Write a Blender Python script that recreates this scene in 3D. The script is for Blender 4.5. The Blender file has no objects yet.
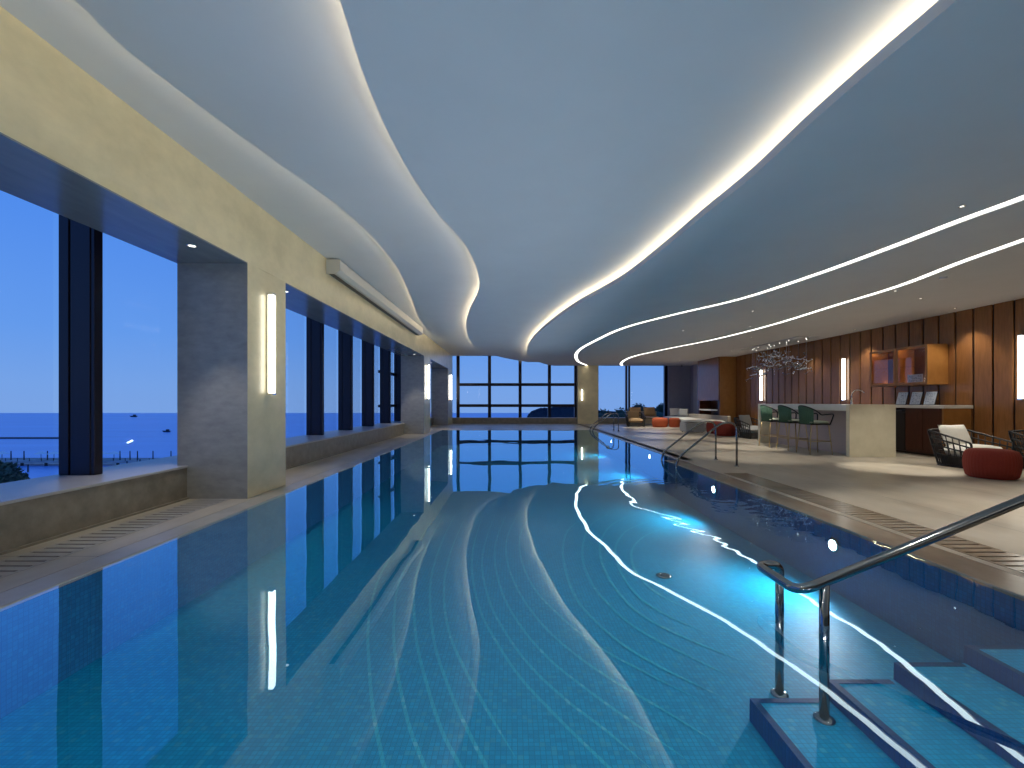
import bpy, bmesh, math, random
from mathutils import Vector, Matrix
random.seed(7)
PI = math.pi
scn = bpy.context.scene
COL = scn.collection
EYE = 1.2
F = 450.0                     # focal length in pixels of the 1024 x 768 frame

# ------------------------------------------------------------------ materials
def new_mat(name):
    m = bpy.data.materials.new(name); m.use_nodes = True
    nt = m.node_tree; nt.nodes.clear()
    return m, nt
def N(nt, t, **k):
    n = nt.nodes.new(t)
    for a, v in k.items(): setattr(n, a, v)
    return n
def pbr(name, col, rough=.5, metal=0, spec=.5, noise=0, nscale=4, col2=None, bump=0, bscale=40, stretch=(1,1,1), coat=0):
    m, nt = new_mat(name)
    out = N(nt,'ShaderNodeOutputMaterial'); b = N(nt,'ShaderNodeBsdfPrincipled')
    nt.links.new(b.outputs[0], out.inputs[0])
    b.inputs['Base Color'].default_value = (*col,1); b.inputs['Roughness'].default_value = rough
    b.inputs['Metallic'].default_value = metal; b.inputs['Specular IOR Level'].default_value = spec
    b.inputs['Coat Weight'].default_value = coat
    geo = N(nt,'ShaderNodeNewGeometry'); mp = N(nt,'ShaderNodeMapping'); mp.inputs['Scale'].default_value = stretch
    nt.links.new(geo.outputs['Position'], mp.inputs['Vector'])
    if col2 is None and noise: col2 = tuple(c*(1-noise) for c in col)
    if col2:
        n = N(nt,'ShaderNodeTexNoise'); n.inputs['Scale'].default_value = nscale; n.inputs['Detail'].default_value = 6; n.inputs['Roughness'].default_value=.62
        nt.links.new(mp.outputs[0], n.inputs['Vector'])
        r = N(nt,'ShaderNodeValToRGB'); r.color_ramp.elements[0].position=.32; r.color_ramp.elements[1].position=.68
        r.color_ramp.elements[0].color=(*col2,1); r.color_ramp.elements[1].color=(*col,1)
        nt.links.new(n.outputs['Fac'], r.inputs[0]); nt.links.new(r.outputs[0], b.inputs['Base Color'])
    if bump:
        n2 = N(nt,'ShaderNodeTexNoise'); n2.inputs['Scale'].default_value = bscale
        nt.links.new(mp.outputs[0], n2.inputs['Vector'])
        bp = N(nt,'ShaderNodeBump'); bp.inputs['Strength'].default_value = bump; bp.inputs['Distance'].default_value=.01
        nt.links.new(n2.outputs['Fac'], bp.inputs['Height']); nt.links.new(bp.outputs[0], b.inputs['Normal'])
    return m
def emis(name, col, s):
    m, nt = new_mat(name); out = N(nt,'ShaderNodeOutputMaterial'); e = N(nt,'ShaderNodeEmission')
    e.inputs[0].default_value=(*col,1); e.inputs[1].default_value=s; nt.links.new(e.outputs[0], out.inputs[0]); return m

M = {}
M['ceiling'] = pbr('ceiling_paint', (.74,.745,.75), .8, noise=.04, nscale=1.5)
M['lip'] = pbr('fascia_paint', (.62,.64,.66), .7)
M['stone'] = pbr('beige_wall_stone', (.82,.71,.45), .26, col2=(.68,.59,.37), nscale=2.6, stretch=(1,.8,1.2), spec=.5)
M['sidegrey'] = pbr('column_side_grey', (.42,.42,.40), .3, col2=(.31,.31,.30), nscale=5, stretch=(1,1,2))
M['soffit'] = pbr('polished_slate_soffit', (.26,.28,.28), .22, col2=(.21,.23,.24), nscale=3, stretch=(3,.6,1), spec=.6)
M['ledge'] = pbr('brown_ledge_stone', (.31,.27,.21), .4, col2=(.20,.175,.135), nscale=6, bump=.15)
M['silltop'] = pbr('pale_sill_stone', (.50,.48,.47), .35, noise=.1, nscale=3)
M['mullion'] = pbr('dark_purple_mullion_metal', (.020,.016,.028), .28, metal=.4)
M['steel'] = pbr('brushed_stainless_steel', (.30,.31,.32), .14, metal=1)
M['chrome'] = pbr('chrome', (.8,.8,.8), .06, metal=1)
M['black'] = pbr('black_metal', (.012,.012,.013), .4)
M['rope'] = pbr('dark_rope', (.035,.033,.032), .85, bump=.3, bscale=200)
M['cushion'] = pbr('off_white_cushion_fabric', (.80,.78,.70), .9, noise=.08, nscale=60, bump=.15, bscale=150)
M['greyfab'] = pbr('pale_grey_fabric', (.36,.37,.37), .9, noise=.1, nscale=60)
M['beigefab'] = pbr('beige_upholstery', (.44,.38,.30), .9, noise=.1, nscale=40)
M['tanfab'] = pbr('tan_cushion_fabric', (.50,.33,.17), .85, noise=.15, nscale=50)
M['red'] = pbr('red_knit_fabric', (.30,.035,.018), .85, noise=.2, nscale=70, bump=.3, bscale=160)
M['orange'] = pbr('rust_orange_knit_fabric', (.50,.10,.035), .85, noise=.2, nscale=70)
M['green'] = pbr('green_woven_cord', (.09,.20,.13), .7, noise=.3, nscale=80, bump=.3, bscale=180)
M['brass'] = pbr('satin_brass', (.55,.40,.20), .3, metal=.9)
M['seatpad'] = pbr('pale_green_seat_fabric', (.42,.47,.38), .85)
M['barstone'] = pbr('beige_bar_stone', (.76,.71,.54), .4, col2=(.66,.61,.44), nscale=4)
M['bartop'] = pbr('pale_bar_worktop', (.82,.79,.70), .3, noise=.08)
M['barback'] = pbr('mauve_lacquer_panel', (.50,.41,.38), .25)
M['wood'] = pbr('brown_wood_panel', (.31,.135,.045), .22, col2=(.23,.095,.030), nscale=5, stretch=(1,6,.6), spec=.5)
M['woodlight'] = pbr('honey_wood_veneer', (.42,.19,.05), .35, col2=(.34,.145,.035), nscale=6, stretch=(1,5,.7))
M['wooddark'] = pbr('dark_mahogany_veneer', (.095,.028,.012), .3, col2=(.06,.018,.008), nscale=6, stretch=(1,6,.6))
M['groove'] = pbr('dark_groove', (.012,.006,.004), .6)
M['bluewall'] = pbr('blue_grey_wall_fabric', (.30,.31,.42), .6, noise=.1, nscale=8)
M['nearwall'] = pbr('grey_wall_plaster', (.40,.40,.40), .8, noise=.05)
M['plastic'] = pbr('off_white_metal_casing', (.62,.60,.54), .4)
M['dark'] = pbr('dark_trench', (.02,.02,.022), .7)
M['paper'] = pbr('printed_card', (.62,.68,.74), .4)
M['ink'] = pbr('grey_blue_print', (.16,.24,.34), .5)
M['white'] = pbr('white_canvas', (.9,.9,.9), .7)
M['leaf'] = pbr('dark_leaves', (.035,.07,.04), .8, noise=.5, nscale=5)
M['leafpale'] = pbr('silvery_leaves', (.16,.24,.17), .8, noise=.5, nscale=9)
M['trunk'] = pbr('bark', (.06,.045,.035), .9)
M['hill'] = pbr('far_headland_scrub', (.022,.035,.05), .9, noise=.4, nscale=.3)
M['pier'] = pbr('weathered_pier_boards', (.5,.47,.44), .8, noise=.4, nscale=.5)
M['boat'] = pbr('dark_boat_paint', (.03,.035,.05), .5)
M['ground'] = pbr('exterior_ground', (.05,.06,.06), .9, noise=.4, nscale=.3)
M['cove'] = emis('warm_cove_led', (1,.83,.58), 10.5)
M['strip'] = emis('white_strip_led', (1,.95,.86), 4)
M['sconce'] = emis('sconce_diffuser_light', (1,.96,.84), 7)
M['cabled'] = emis('warm_cabinet_led', (1,.66,.30), 16)
M['spotlens'] = emis('downlight_lens_light', (1,.95,.85), 2.6)
M['chandbulb'] = emis('small_chandelier_lamp', (1,.95,.85), 2.5)
M['poollamp'] = emis('pool_lamp_light', (.72,.93,1), 26)

# travertine deck with large slab joints
def deck_material():
    m, nt = new_mat('deck_travertine'); L = nt.links.new
    out = N(nt,'ShaderNodeOutputMaterial'); b = N(nt,'ShaderNodeBsdfPrincipled'); L(b.outputs[0], out.inputs[0])
    geo = N(nt,'ShaderNodeNewGeometry')
    mp = N(nt,'ShaderNodeMapping'); mp.inputs['Scale'].default_value=(.9,.35,1); L(geo.outputs['Position'], mp.inputs[0])
    n = N(nt,'ShaderNodeTexNoise'); n.inputs['Scale'].default_value=2.2; n.inputs['Detail'].default_value=8; n.inputs['Roughness'].default_value=.6; L(mp.outputs[0], n.inputs[0])
    r = N(nt,'ShaderNodeValToRGB'); e=r.color_ramp.elements; e[0].position=.3; e[1].position=.7
    e[0].color=(.37,.325,.25,1); e[1].color=(.56,.50,.41,1); L(n.outputs['Fac'], r.inputs[0])
    br = N(nt,'ShaderNodeTexBrick'); br.offset=.0; br.inputs['Scale'].default_value=1; br.inputs['Mortar Size'].default_value=.004
    br.inputs['Brick Width'].default_value=3.1; br.inputs['Row Height'].default_value=1.56
    br.inputs['Color1'].default_value=(1,1,1,1); br.inputs['Color2'].default_value=(.93,.93,.93,1); br.inputs['Mortar'].default_value=(.30,.28,.26,1)
    mp2 = N(nt,'ShaderNodeMapping'); mp2.inputs['Rotation'].default_value=(0,0,PI/2); mp2.inputs['Location'].default_value=(.4,-.03,0); L(geo.outputs['Position'], mp2.inputs[0]); L(mp2.outputs[0], br.inputs[0])
    mx = N(nt,'ShaderNodeMixRGB', blend_type='MULTIPLY'); mx.inputs[0].default_value=1; L(r.outputs[0], mx.inputs[1]); L(br.outputs['Color'], mx.inputs[2])
    L(mx.outputs[0], b.inputs['Base Color'])
    n2 = N(nt,'ShaderNodeTexNoise'); n2.inputs['Scale'].default_value=1.3; n2.inputs['Detail'].default_value=5; L(geo.outputs['Position'], n2.inputs[0])
    mr = N(nt,'ShaderNodeMapRange'); mr.inputs[1].default_value=.35; mr.inputs[2].default_value=.65; mr.inputs[3].default_value=.30; mr.inputs[4].default_value=.38
    L(n2.outputs['Fac'], mr.inputs[0]); L(mr.outputs[0], b.inputs['Roughness'])
    return m
M['deck'] = deck_material()
M['coping'] = pbr('coping_stone', (.36,.31,.25), .22, col2=(.26,.20,.14), nscale=2.5, stretch=(1,.5,1))
M['copingpale'] = pbr('pale_coping_stone', (.44,.42,.39), .3, col2=(.34,.32,.29), nscale=3)

# glass mosaic: small tiles of varied blue
def mosaic(name, rot, c1, c2, light=(.10,.42,.52), bright=.86):
    m, nt = new_mat(name); L = nt.links.new
    out = N(nt,'ShaderNodeOutputMaterial'); b = N(nt,'ShaderNodeBsdfPrincipled'); L(b.outputs[0], out.inputs[0])
    b.inputs['Roughness'].default_value=.6; b.inputs['Specular IOR Level'].default_value=.2
    geo = N(nt,'ShaderNodeNewGeometry'); mp = N(nt,'ShaderNodeMapping'); mp.inputs['Rotation'].default_value=rot; mp.vector_type='TEXTURE'
    L(geo.outputs['Position'], mp.inputs[0])
    br = N(nt,'ShaderNodeTexBrick'); br.offset=0; br.inputs['Scale'].default_value=1; br.inputs['Mortar Size'].default_value=.0022
    br.inputs['Brick Width'].default_value=.03; br.inputs['Row Height'].default_value=.03
    br.inputs['Color1'].default_value=(*c1,1); br.inputs['Color2'].default_value=(*c2,1); br.inputs['Mortar'].default_value=(c1[0]*.8,c1[1]*.8,c1[2]*.8,1)
    L(mp.outputs[0], br.inputs[0])
    # a few pale tiles, snapped to the tile grid
    sn = N(nt,'ShaderNodeVectorMath', operation='SNAP'); sn.inputs[1].default_value=(.03,.03,.03); L(mp.outputs[0], sn.inputs[0])
    wn = N(nt,'ShaderNodeTexWhiteNoise'); L(sn.outputs[0], wn.inputs['Vector'])
    gt = N(nt,'ShaderNodeMath', operation='GREATER_THAN'); gt.inputs[1].default_value=.93; L(wn.outputs['Value'], gt.inputs[0])
    ml = N(nt,'ShaderNodeMath', operation='MULTIPLY'); ml.inputs[1].default_value=.3; L(gt.outputs[0], ml.inputs[0])
    mx = N(nt,'ShaderNodeMixRGB'); L(ml.outputs[0], mx.inputs[0]); L(br.outputs['Color'], mx.inputs[1]); mx.inputs[2].default_value=(*light,1)
    L(mx.outputs[0], b.inputs['Base Color'])
    return m
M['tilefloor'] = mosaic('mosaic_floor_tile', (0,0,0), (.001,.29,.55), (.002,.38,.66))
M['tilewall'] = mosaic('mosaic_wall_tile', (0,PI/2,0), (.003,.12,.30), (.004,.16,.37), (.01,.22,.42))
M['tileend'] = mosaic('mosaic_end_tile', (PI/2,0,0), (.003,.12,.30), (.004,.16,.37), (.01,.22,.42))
M['tilestep'] = mosaic('mosaic_step_tile', (0,0,0), (.002,.37,.72), (.003,.46,.82), (.25,.7,.8))
M['nosing'] = mosaic('mosaic_nosing_tile', (0,0,0), (.001,.05,.20), (.002,.07,.25), (.01,.1,.2))
M['floorline'] = mosaic('pale_line_tile', (0,0,0), (.03,.44,.64), (.04,.52,.70), (.4,.75,.8))

def fresnel_glass(name, ior, tint, gloss, rough=0, ripple=False, boost=1.0, power=5.0):
    m, nt = new_mat(name); L = nt.links.new
    out = N(nt,'ShaderNodeOutputMaterial'); mix = N(nt,'ShaderNodeMixShader'); tr = N(nt,'ShaderNodeBsdfTransparent'); gl = N(nt,'ShaderNodeBsdfGlossy')
    tr.inputs[0].default_value=(*tint,1); gl.inputs[0].default_value=(*gloss,1); gl.inputs['Roughness'].default_value=rough
    # Schlick's curve on the unsigned angle, so that both faces of the thin surface behave alike
    g0 = N(nt,'ShaderNodeNewGeometry'); dt = N(nt,'ShaderNodeVectorMath', operation='DOT_PRODUCT'); L(g0.outputs['Normal'], dt.inputs[0]); L(g0.outputs['Incoming'], dt.inputs[1])
    def mt(op, a, b_=None):
        q = N(nt,'ShaderNodeMath', operation=op)
        for k,x_ in enumerate((a,b_)):
            if x_ is None: continue
            if isinstance(x_,(int,float)): q.inputs[k].default_value=x_
            else: L(x_, q.inputs[k])
        return q.outputs[0]
    f0=((ior-1)/(ior+1))**2
    last = mt('ADD', mt('MULTIPLY', mt('POWER', mt('SUBTRACT', 1.0, mt('ABSOLUTE', dt.outputs['Value'])), power), 1-f0), f0)
    if boost != 1.0:
        mu = N(nt,'ShaderNodeMath', operation='MULTIPLY', use_clamp=True); mu.inputs[1].default_value=boost; L(last, mu.inputs[0]); last = mu.outputs[0]
    L(last, mix.inputs[0]); L(tr.outputs[0], mix.inputs[1]); L(gl.outputs[0], mix.inputs[2]); L(mix.outputs[0], out.inputs[0])
    if ripple:
        geo = N(nt,'ShaderNodeNewGeometry')
        sep = N(nt,'ShaderNodeSeparateXYZ'); L(geo.outputs['Position'], sep.inputs[0])
        def mr(src, a, b_, c, d):
            q = N(nt,'ShaderNodeMapRange', interpolation_type='SMOOTHSTEP'); q.inputs[1].default_value=a; q.inputs[2].default_value=b_; q.inputs[3].default_value=c; q.inputs[4].default_value=d; L(src, q.inputs[0]); return q.outputs[0]
        def mul(a, b_):
            q = N(nt,'ShaderNodeMath', operation='MULTIPLY'); L(a, q.inputs[0])
            if isinstance(b_, (int,float)): q.inputs[1].default_value=b_
            else: L(b_, q.inputs[1])
            return q.outputs[0]
        def add(a, b_):
            q = N(nt,'ShaderNodeMath', operation='ADD'); L(a, q.inputs[0]); L(b_, q.inputs[1]); return q.outputs[0]
        # gentle long waves, stronger to the right where water flows in
        n1 = N(nt,'ShaderNodeTexNoise'); n1.inputs['Scale'].default_value=1.1; n1.inputs['Detail'].default_value=1; L(geo.outputs['Position'], n1.inputs[0])
        mpw = N(nt,'ShaderNodeMapping'); mpw.inputs['Location'].default_value=(-2.6,-5.6,0); L(geo.outputs['Position'], mpw.inputs[0])
        wv = N(nt,'ShaderNodeTexWave', wave_type='RINGS', rings_direction='SPHERICAL'); wv.inputs['Scale'].default_value=1.9; wv.inputs['Distortion'].default_value=.7; wv.inputs['Detail'].default_value=1; wv.inputs['Detail Scale'].default_value=.8; L(mpw.outputs[0], wv.inputs[0])
        n2 = N(nt,'ShaderNodeTexNoise'); n2.inputs['Scale'].default_value=9; n2.inputs['Detail'].default_value=2; L(geo.outputs['Position'], n2.inputs[0])
        right = mr(sep.outputs[0], -1.2, 2.6, 0, 1)
        nearm = mul(mr(sep.outputs[1], 8.8, 7.0, .05, 1), mr(sep.outputs[1], 3.2, 5.2, .15, 1))
        mid = mr(sep.outputs[0], 0.4, 2.4, 0, 1)
        h = add(mul(n1.outputs['Fac'], mul(mul(right, nearm), .0045)), mul(mul(wv.outputs['Fac'], mul(mid, nearm)), .0003))
        h = add(h, mul(mul(n2.outputs['Fac'], mul(mid, nearm)), .0003))
        h = add(h, mul(n1.outputs['Fac'], .003))
        bp = N(nt,'ShaderNodeBump'); bp.inputs['Strength'].default_value=1; bp.inputs['Distance'].default_value=1; L(h, bp.inputs['Height'])
        L(bp.outputs[0], gl.inputs['Normal']); 
    return m
M['water'] = fresnel_glass('clear_pool_water', 1.33, (.93,.985,1), (.64,.86,1), 0, True, power=2.75)
M['glass'] = fresnel_glass('window_glass', 1.1, (.97,.98,1), (1,1,1))
M['cabglass'] = fresnel_glass('cabinet_glass', 1.5, (.92,.92,.95), (1,1,1))
M['crystal'] = fresnel_glass('crystal_glass', 1.8, (.80,.83,.84), (1,1,1), .03, boost=1.6)

def sea_material():
    m, nt = new_mat('evening_sea_water'); L = nt.links.new
    out = N(nt,'ShaderNodeOutputMaterial'); b = N(nt,'ShaderNodeBsdfPrincipled'); L(b.outputs[0], out.inputs[0])
    geo = N(nt,'ShaderNodeNewGeometry'); mp = N(nt,'ShaderNodeMapping'); mp.inputs['Scale'].default_value=(.006,.05,1); L(geo.outputs['Position'], mp.inputs[0])
    n = N(nt,'ShaderNodeTexNoise'); n.inputs['Scale'].default_value=1.5; n.inputs['Detail'].default_value=7; L(mp.outputs[0], n.inputs[0])
    r = N(nt,'ShaderNodeValToRGB'); e=r.color_ramp.elements; e[0].position=.35; e[1].position=.66; e[0].color=(.15,.38,.80,1); e[1].color=(.21,.48,.92,1)
    L(n.outputs['Fac'], r.inputs[0]); L(r.outputs[0], b.inputs['Base Color']); b.inputs['Roughness'].default_value=.3; b.inputs['Specular IOR Level'].default_value=.5
    n2 = N(nt,'ShaderNodeTexNoise'); n2.inputs['Scale'].default_value=14; L(mp.outputs[0], n2.inputs[0])
    bp = N(nt,'ShaderNodeBump'); bp.inputs['Strength'].default_value=.4; bp.inputs['Distance'].default_value=.3; L(n2.outputs['Fac'], bp.inputs['Height']); L(bp.outputs[0], b.inputs['Normal'])
    return m
M['sea'] = sea_material()

# ------------------------------------------------------------------ mesh builder
class MB:
    def __init__(s): s.v=[]; s.f=[]; s.mi=[]; s.sm=[]; s.cur=0; s.smooth=False
    def _add(s, vs, fs, smooth=None):
        o=len(s.v); s.v += [tuple(v) for v in vs]
        for f in fs: s.f.append([o+i for i in f]); s.mi.append(s.cur); s.sm.append(s.smooth if smooth is None else smooth)
        return s
    def box(s, x0,x1,y0,y1,z0,z1):
        vs=[(x,y,z) for z in (z0,z1) for y in (y0,y1) for x in (x0,x1)]
        return s._add(vs, [(0,2,3,1),(4,5,7,6),(0,1,5,4),(2,6,7,3),(0,4,6,2),(1,3,7,5)], False)
    def hexa(s, bot, top):   # 4 bottom + 4 top points, counter-clockwise
        return s._add(list(bot)+list(top), [(3,2,1,0),(4,5,6,7),(0,1,5,4),(1,2,6,5),(2,3,7,6),(3,0,4,7)], False)
    def prism(s, poly, z0, z1):
        n=len(poly); vs=[(x,y,z0) for x,y in poly]+[(x,y,z1) for x,y in poly]
        fs=[tuple(range(n-1,-1,-1)), tuple(range(n,2*n))]+[(i,(i+1)%n,n+(i+1)%n,n+i) for i in range(n)]
        return s._add(vs, fs, False)
    def tube(s, pts, r, seg=10, closed=False, caps=True):
        pts=[Vector(p) for p in pts]; n=len(pts); rr = r if isinstance(r,(list,tuple)) else [r]*n
        vs=[]; up=None
        for i,p in enumerate(pts):
            a = pts[(i-1)%n] if (closed or i>0) else p; b = pts[(i+1)%n] if (closed or i<n-1) else p
            t=(b-a).normalized()
            if up is None: up = Vector((0,0,1)) if abs(t.z)<.9 else Vector((1,0,0))
            side=t.cross(up); 
            if side.length<1e-4: side=t.cross(Vector((0,1,0)))
            side.normalize(); up=side.cross(t).normalized()
            for k in range(seg):
                an=2*PI*k/seg; vs.append(p+(side*math.cos(an)+up*math.sin(an))*rr[i])
        fs=[]; m = n if closed else n-1
        for i in range(m):
            j=(i+1)%n
            for k in range(seg): fs.append((i*seg+k, i*seg+(k+1)%seg, j*seg+(k+1)%seg, j*seg+k))
        s._add(vs, fs, True)
        if caps and not closed:
            o=len(s.v)-len(vs)
            s.f.append([o+k for k in range(seg-1,-1,-1)]); s.mi.append(s.cur); s.sm.append(False)
            s.f.append([o+(n-1)*seg+k for k in range(seg)]); s.mi.append(s.cur); s.sm.append(False)
        return s
    def cyl(s, x,y,z0,z1,r,seg=20,r2=None):
        r2 = r if r2 is None else r2
        vs=[(x+r*math.cos(2*PI*k/seg), y+r*math.sin(2*PI*k/seg), z0) for k in range(seg)]+[(x+r2*math.cos(2*PI*k/seg), y+r2*math.sin(2*PI*k/seg), z1) for k in range(seg)]
        s._add(vs, [(k,(k+1)%seg,seg+(k+1)%seg,seg+k) for k in range(seg)], True)
        s._add(vs, [tuple(range(seg-1,-1,-1)), tuple(range(seg,2*seg))], False); return s
    def lathe(s, prof, x=0,y=0,seg=40, wob=None):
        vs=[]; n=len(prof)
        for i,(r,z) in enumerate(prof):
            for k in range(seg):
                a=2*PI*k/seg; q = r*(1+(wob(k) if wob and 0<i<n-1 else 0))
                vs.append((x+q*math.cos(a), y+q*math.sin(a), z))
        fs=[(i*seg+k, i*seg+(k+1)%seg, (i+1)*seg+(k+1)%seg, (i+1)*seg+k) for i in range(n-1) for k in range(seg)]
        s._add(vs, fs, True)
        s._add([vs[k] for k in range(seg)], [tuple(range(seg-1,-1,-1))], False); s._add([vs[(n-1)*seg+k] for k in range(seg)], [tuple(range(seg))], True); return s
    def ico(s, c, r, sub=2, sq=(1,1,1), jit=0):
        bm=bmesh.new(); bmesh.ops.create_icosphere(bm, subdivisions=sub, radius=1)
        vs=[]
        for v in bm.verts:
            q=1+random.uniform(-jit,jit); vs.append((c[0]+v.co.x*r*sq[0]*q, c[1]+v.co.y*r*sq[1]*q, c[2]+v.co.z*r*sq[2]*q))
        fs=[tuple(v.index for v in f.verts) for f in bm.faces]; bm.free(); return s._add(vs, fs, True)
    def xform(s, mat, start=0):
        for i in range(start, len(s.v)): s.v[i]=tuple(mat @ Vector(s.v[i]))
        return s
    def build(s, name, mats, parent=None, loc=None, bevel=0, bseg=2, subsurf=0, recalc=False):
        me=bpy.data.meshes.new(name); me.from_pydata(s.v, [], s.f)
        if not isinstance(mats,(list,tuple)): mats=[mats]
        for m in mats: me.materials.append(m)
        me.polygons.foreach_set('material_index', s.mi); me.polygons.foreach_set('use_smooth', s.sm)
        if recalc:
            bm=bmesh.new(); bm.from_mesh(me); bmesh.ops.recalc_face_normals(bm, faces=bm.faces); bm.to_mesh(me); bm.free()
        me.update()
        o=bpy.data.objects.new(name, me); COL.objects.link(o)
        if parent: o.parent=parent
        if loc: o.location=loc
        if subsurf:
            md=o.modifiers.new('sub','SUBSURF'); md.levels=subsurf; md.render_levels=subsurf
        if bevel:
            md=o.modifiers.new('bev','BEVEL'); md.width=bevel; md.segments=bseg; md.limit_method='ANGLE'; md.angle_limit=.6
        return o
def tag(o, label=None, cat=None, group=None, kind=None):
    if label: o['label']=label
    if cat: o['category']=cat
    if group: o['group']=group
    if kind: o['kind']=kind
    return o
def empty(name, loc, label, cat, group=None, rz=0):
    o=bpy.data.objects.new(name, None); COL.objects.link(o); o.location=loc; o.rotation_euler=(0,0,rz); o.empty_display_size=.1
    return tag(o,label,cat,group)
def struct(o, label=None): return tag(o, label, None, None, 'structure')
def kids(o): return [c for c in bpy.data.objects if c.parent is o]
def copy_tree(o, parent=None):
    c=o.copy(); COL.objects.link(c); c.parent=parent
    for ch in kids(o): copy_tree(ch, c)
    return c
def pill(w,d,h,loc=(0,0,0),puff=.06,n=8):
    """a soft cushion, w x d footprint, thickness h, centred on loc"""
    m=MB(); vs=[]; 
    for side in (1,-1):
        for j in range(n+1):
            for i in range(n+1):
                u=-1+2*i/n; v=-1+2*j/n
                e=(1-abs(u)**3.5)*(1-abs(v)**3.5)
                sh=1-.05*(1-abs(u))*(abs(v)**4)-.05*(1-abs(v))*(abs(u)**4)
                vs.append((loc[0]+u*w/2*sh, loc[1]+v*d/2*sh, loc[2]+side*(h*.5*(e**.38))))
    fs=[]; o2=(n+1)**2
    for j in range(n):
        for i in range(n):
            a=j*(n+1)+i; fs.append((a,a+1,a+n+2,a+n+1)); fs.append((o2+a,o2+a+n+1,o2+a+n+2,o2+a+1))
    m._add(vs, fs, True); return m
def rbox(w,d,h,loc=(0,0,0)):
    return MB().box(loc[0]-w/2,loc[0]+w/2,loc[1]-d/2,loc[1]+d/2,loc[2],loc[2]+h)

# ------------------------------------------------------------------ room dimensions
XL=-3.28; XO=-4.15; XG=-4.90        # column face, recess back, curtain wall
XR=9.85; YF=24.8; YN=-4.0
HEAD=2.93; L1=3.74; L2=3.58; L3=3.40; L4=3.20
PXL=-3.0; PXR=3.16; PXR2=3.45; PJ=9.3; PYF=19.3; PYN=-1.6
PD=-.66; WL=-.008

# deck floor
m=MB(); T=-.9
TL0,TL1=-3.86,-3.48
m.box(XG-.1,TL0,YN,YF+.4,T,0); m.box(TL1,PXL-.22,YN,YF+.4,T,0)
m.box(TL0,TL1,5.62,YF+.4,T,0); m.box(TL0,TL1,YN,-1.0,T,0)
m.box(TL0,TL1,-1.0,5.62,T,-.08)
m.box(PXL-.22,PXR2+.3,PYF+.25,YF+.4,T,0); m.box(PXL-.22,PXR2+.3,YN,PYN-.25,T,0)
TR0,TR1=3.58,3.96
m.box(PXR+.34,TR0,PYN-.25,PJ+.0,T,0)
m.box(PXR2+.3,TR0,PJ+.0,YF+.4,T,0); m.box(PXR2+.3,TR0,YN,PYN-.25,T,0)
m.box(TR0,TR1,7.6,YF+.4,T,0); m.box(TR0,TR1,YN,-1.0,T,0); m.box(TR0,TR1,-1.0,7.6,T,-.08)
m.box(TR1,XR+.3,YN,YF+.4,T,0)
struct(m.build('floor', M['deck']), 'beige travertine pool deck')
# copings
m=MB(); m.box(PXL-.22,PXL,PYN-.25,PYF+.25,-.30,.0)
m.box(PXL,PXR2,PYF,PYF+.25,-.30,0); m.box(PXL,PXR,PYN-.25,PYN,-.30,0); m.box(PXR2,PXR2+.3,PJ,PYF+.25,-.30,0)
struct(m.build('floor_coping', M['copingpale'], bevel=.008), 'pale stone coping along the left and far pool edges')
m=MB(); m.box(PXR,PXR+.34,PYN-.25,PJ,-.30,0)
struct(m.build('floor_coping', M['coping'], bevel=.008), 'brown wet stone coping along the right pool edge')
# drain grates: stone bars over a dark trench
def grate(name, x0,x1,y0,y1,mat,label):
    m=MB(); y=y0
    while y<y1-.05:
        m.box(x0,x1,y,y+.072,-.035,.003); y+=.1
    m.box(x0,x0+.03,y0,y1,-.035,.002); m.box(x1-.03,x1,y0,y1,-.035,.002)
    t=tag(m.build(name, mat), label, 'drain grate')
    MB().box(x0+.01,x1-.01,y0+.01,y1-.01,-.078,-.06).build('trench', M['dark'], t)
grate('drain_grate', TL0,TL1,-1.0,5.62, M['copingpale'], 'slotted stone drain grate along the foot of the left window ledge')
grate('drain_grate', TR0,TR1,-1.0,7.6, M['coping'], 'slotted stone drain grate beside the right pool edge')

# pool basin
m=MB(); m.box(PXL-.1,PXR2+.1,PYN-.1,PYF+.1,PD-.1,PD)
pf=struct(m.build('pool_floor', M['tilefloor']), 'blue mosaic floor of the swimming pool')
m=MB(); m.box(PXL-.12,PXL-.001,PYN,PYF,PD,-.301); m.box(PXR+.001,PXR+.12,PYN,PJ-.001,PD,-.301); m.box(PXR2+.001,PXR2+.12,PJ,PYF,PD,-.301)
m.box(PXL,PXL+.004,PYN,PYF,-.32,-.03); m.box(PXR-.004,PXR,PYN,PJ,-.32,-.03); m.box(PXR2-.004,PXR2,PJ,PYF,-.32,-.03)
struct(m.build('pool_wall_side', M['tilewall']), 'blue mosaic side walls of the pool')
m=MB(); m.box(PXL,PXR2,PYF,PYF+.12,PD,-.301); m.box(PXL,PXR,PYN-.12,PYN,PD,-.301); m.box(PXR,PXR2,PJ-.12,PJ,PD,-.03)
m.box(PXL,PXR2,PYF-.004,PYF,-.32,-.03); m.box(PXL,PXR,PYN,PYN+.004,-.32,-.03)
struct(m.build('pool_wall_end', M['tileend']), 'blue mosaic end walls of the pool')

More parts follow.
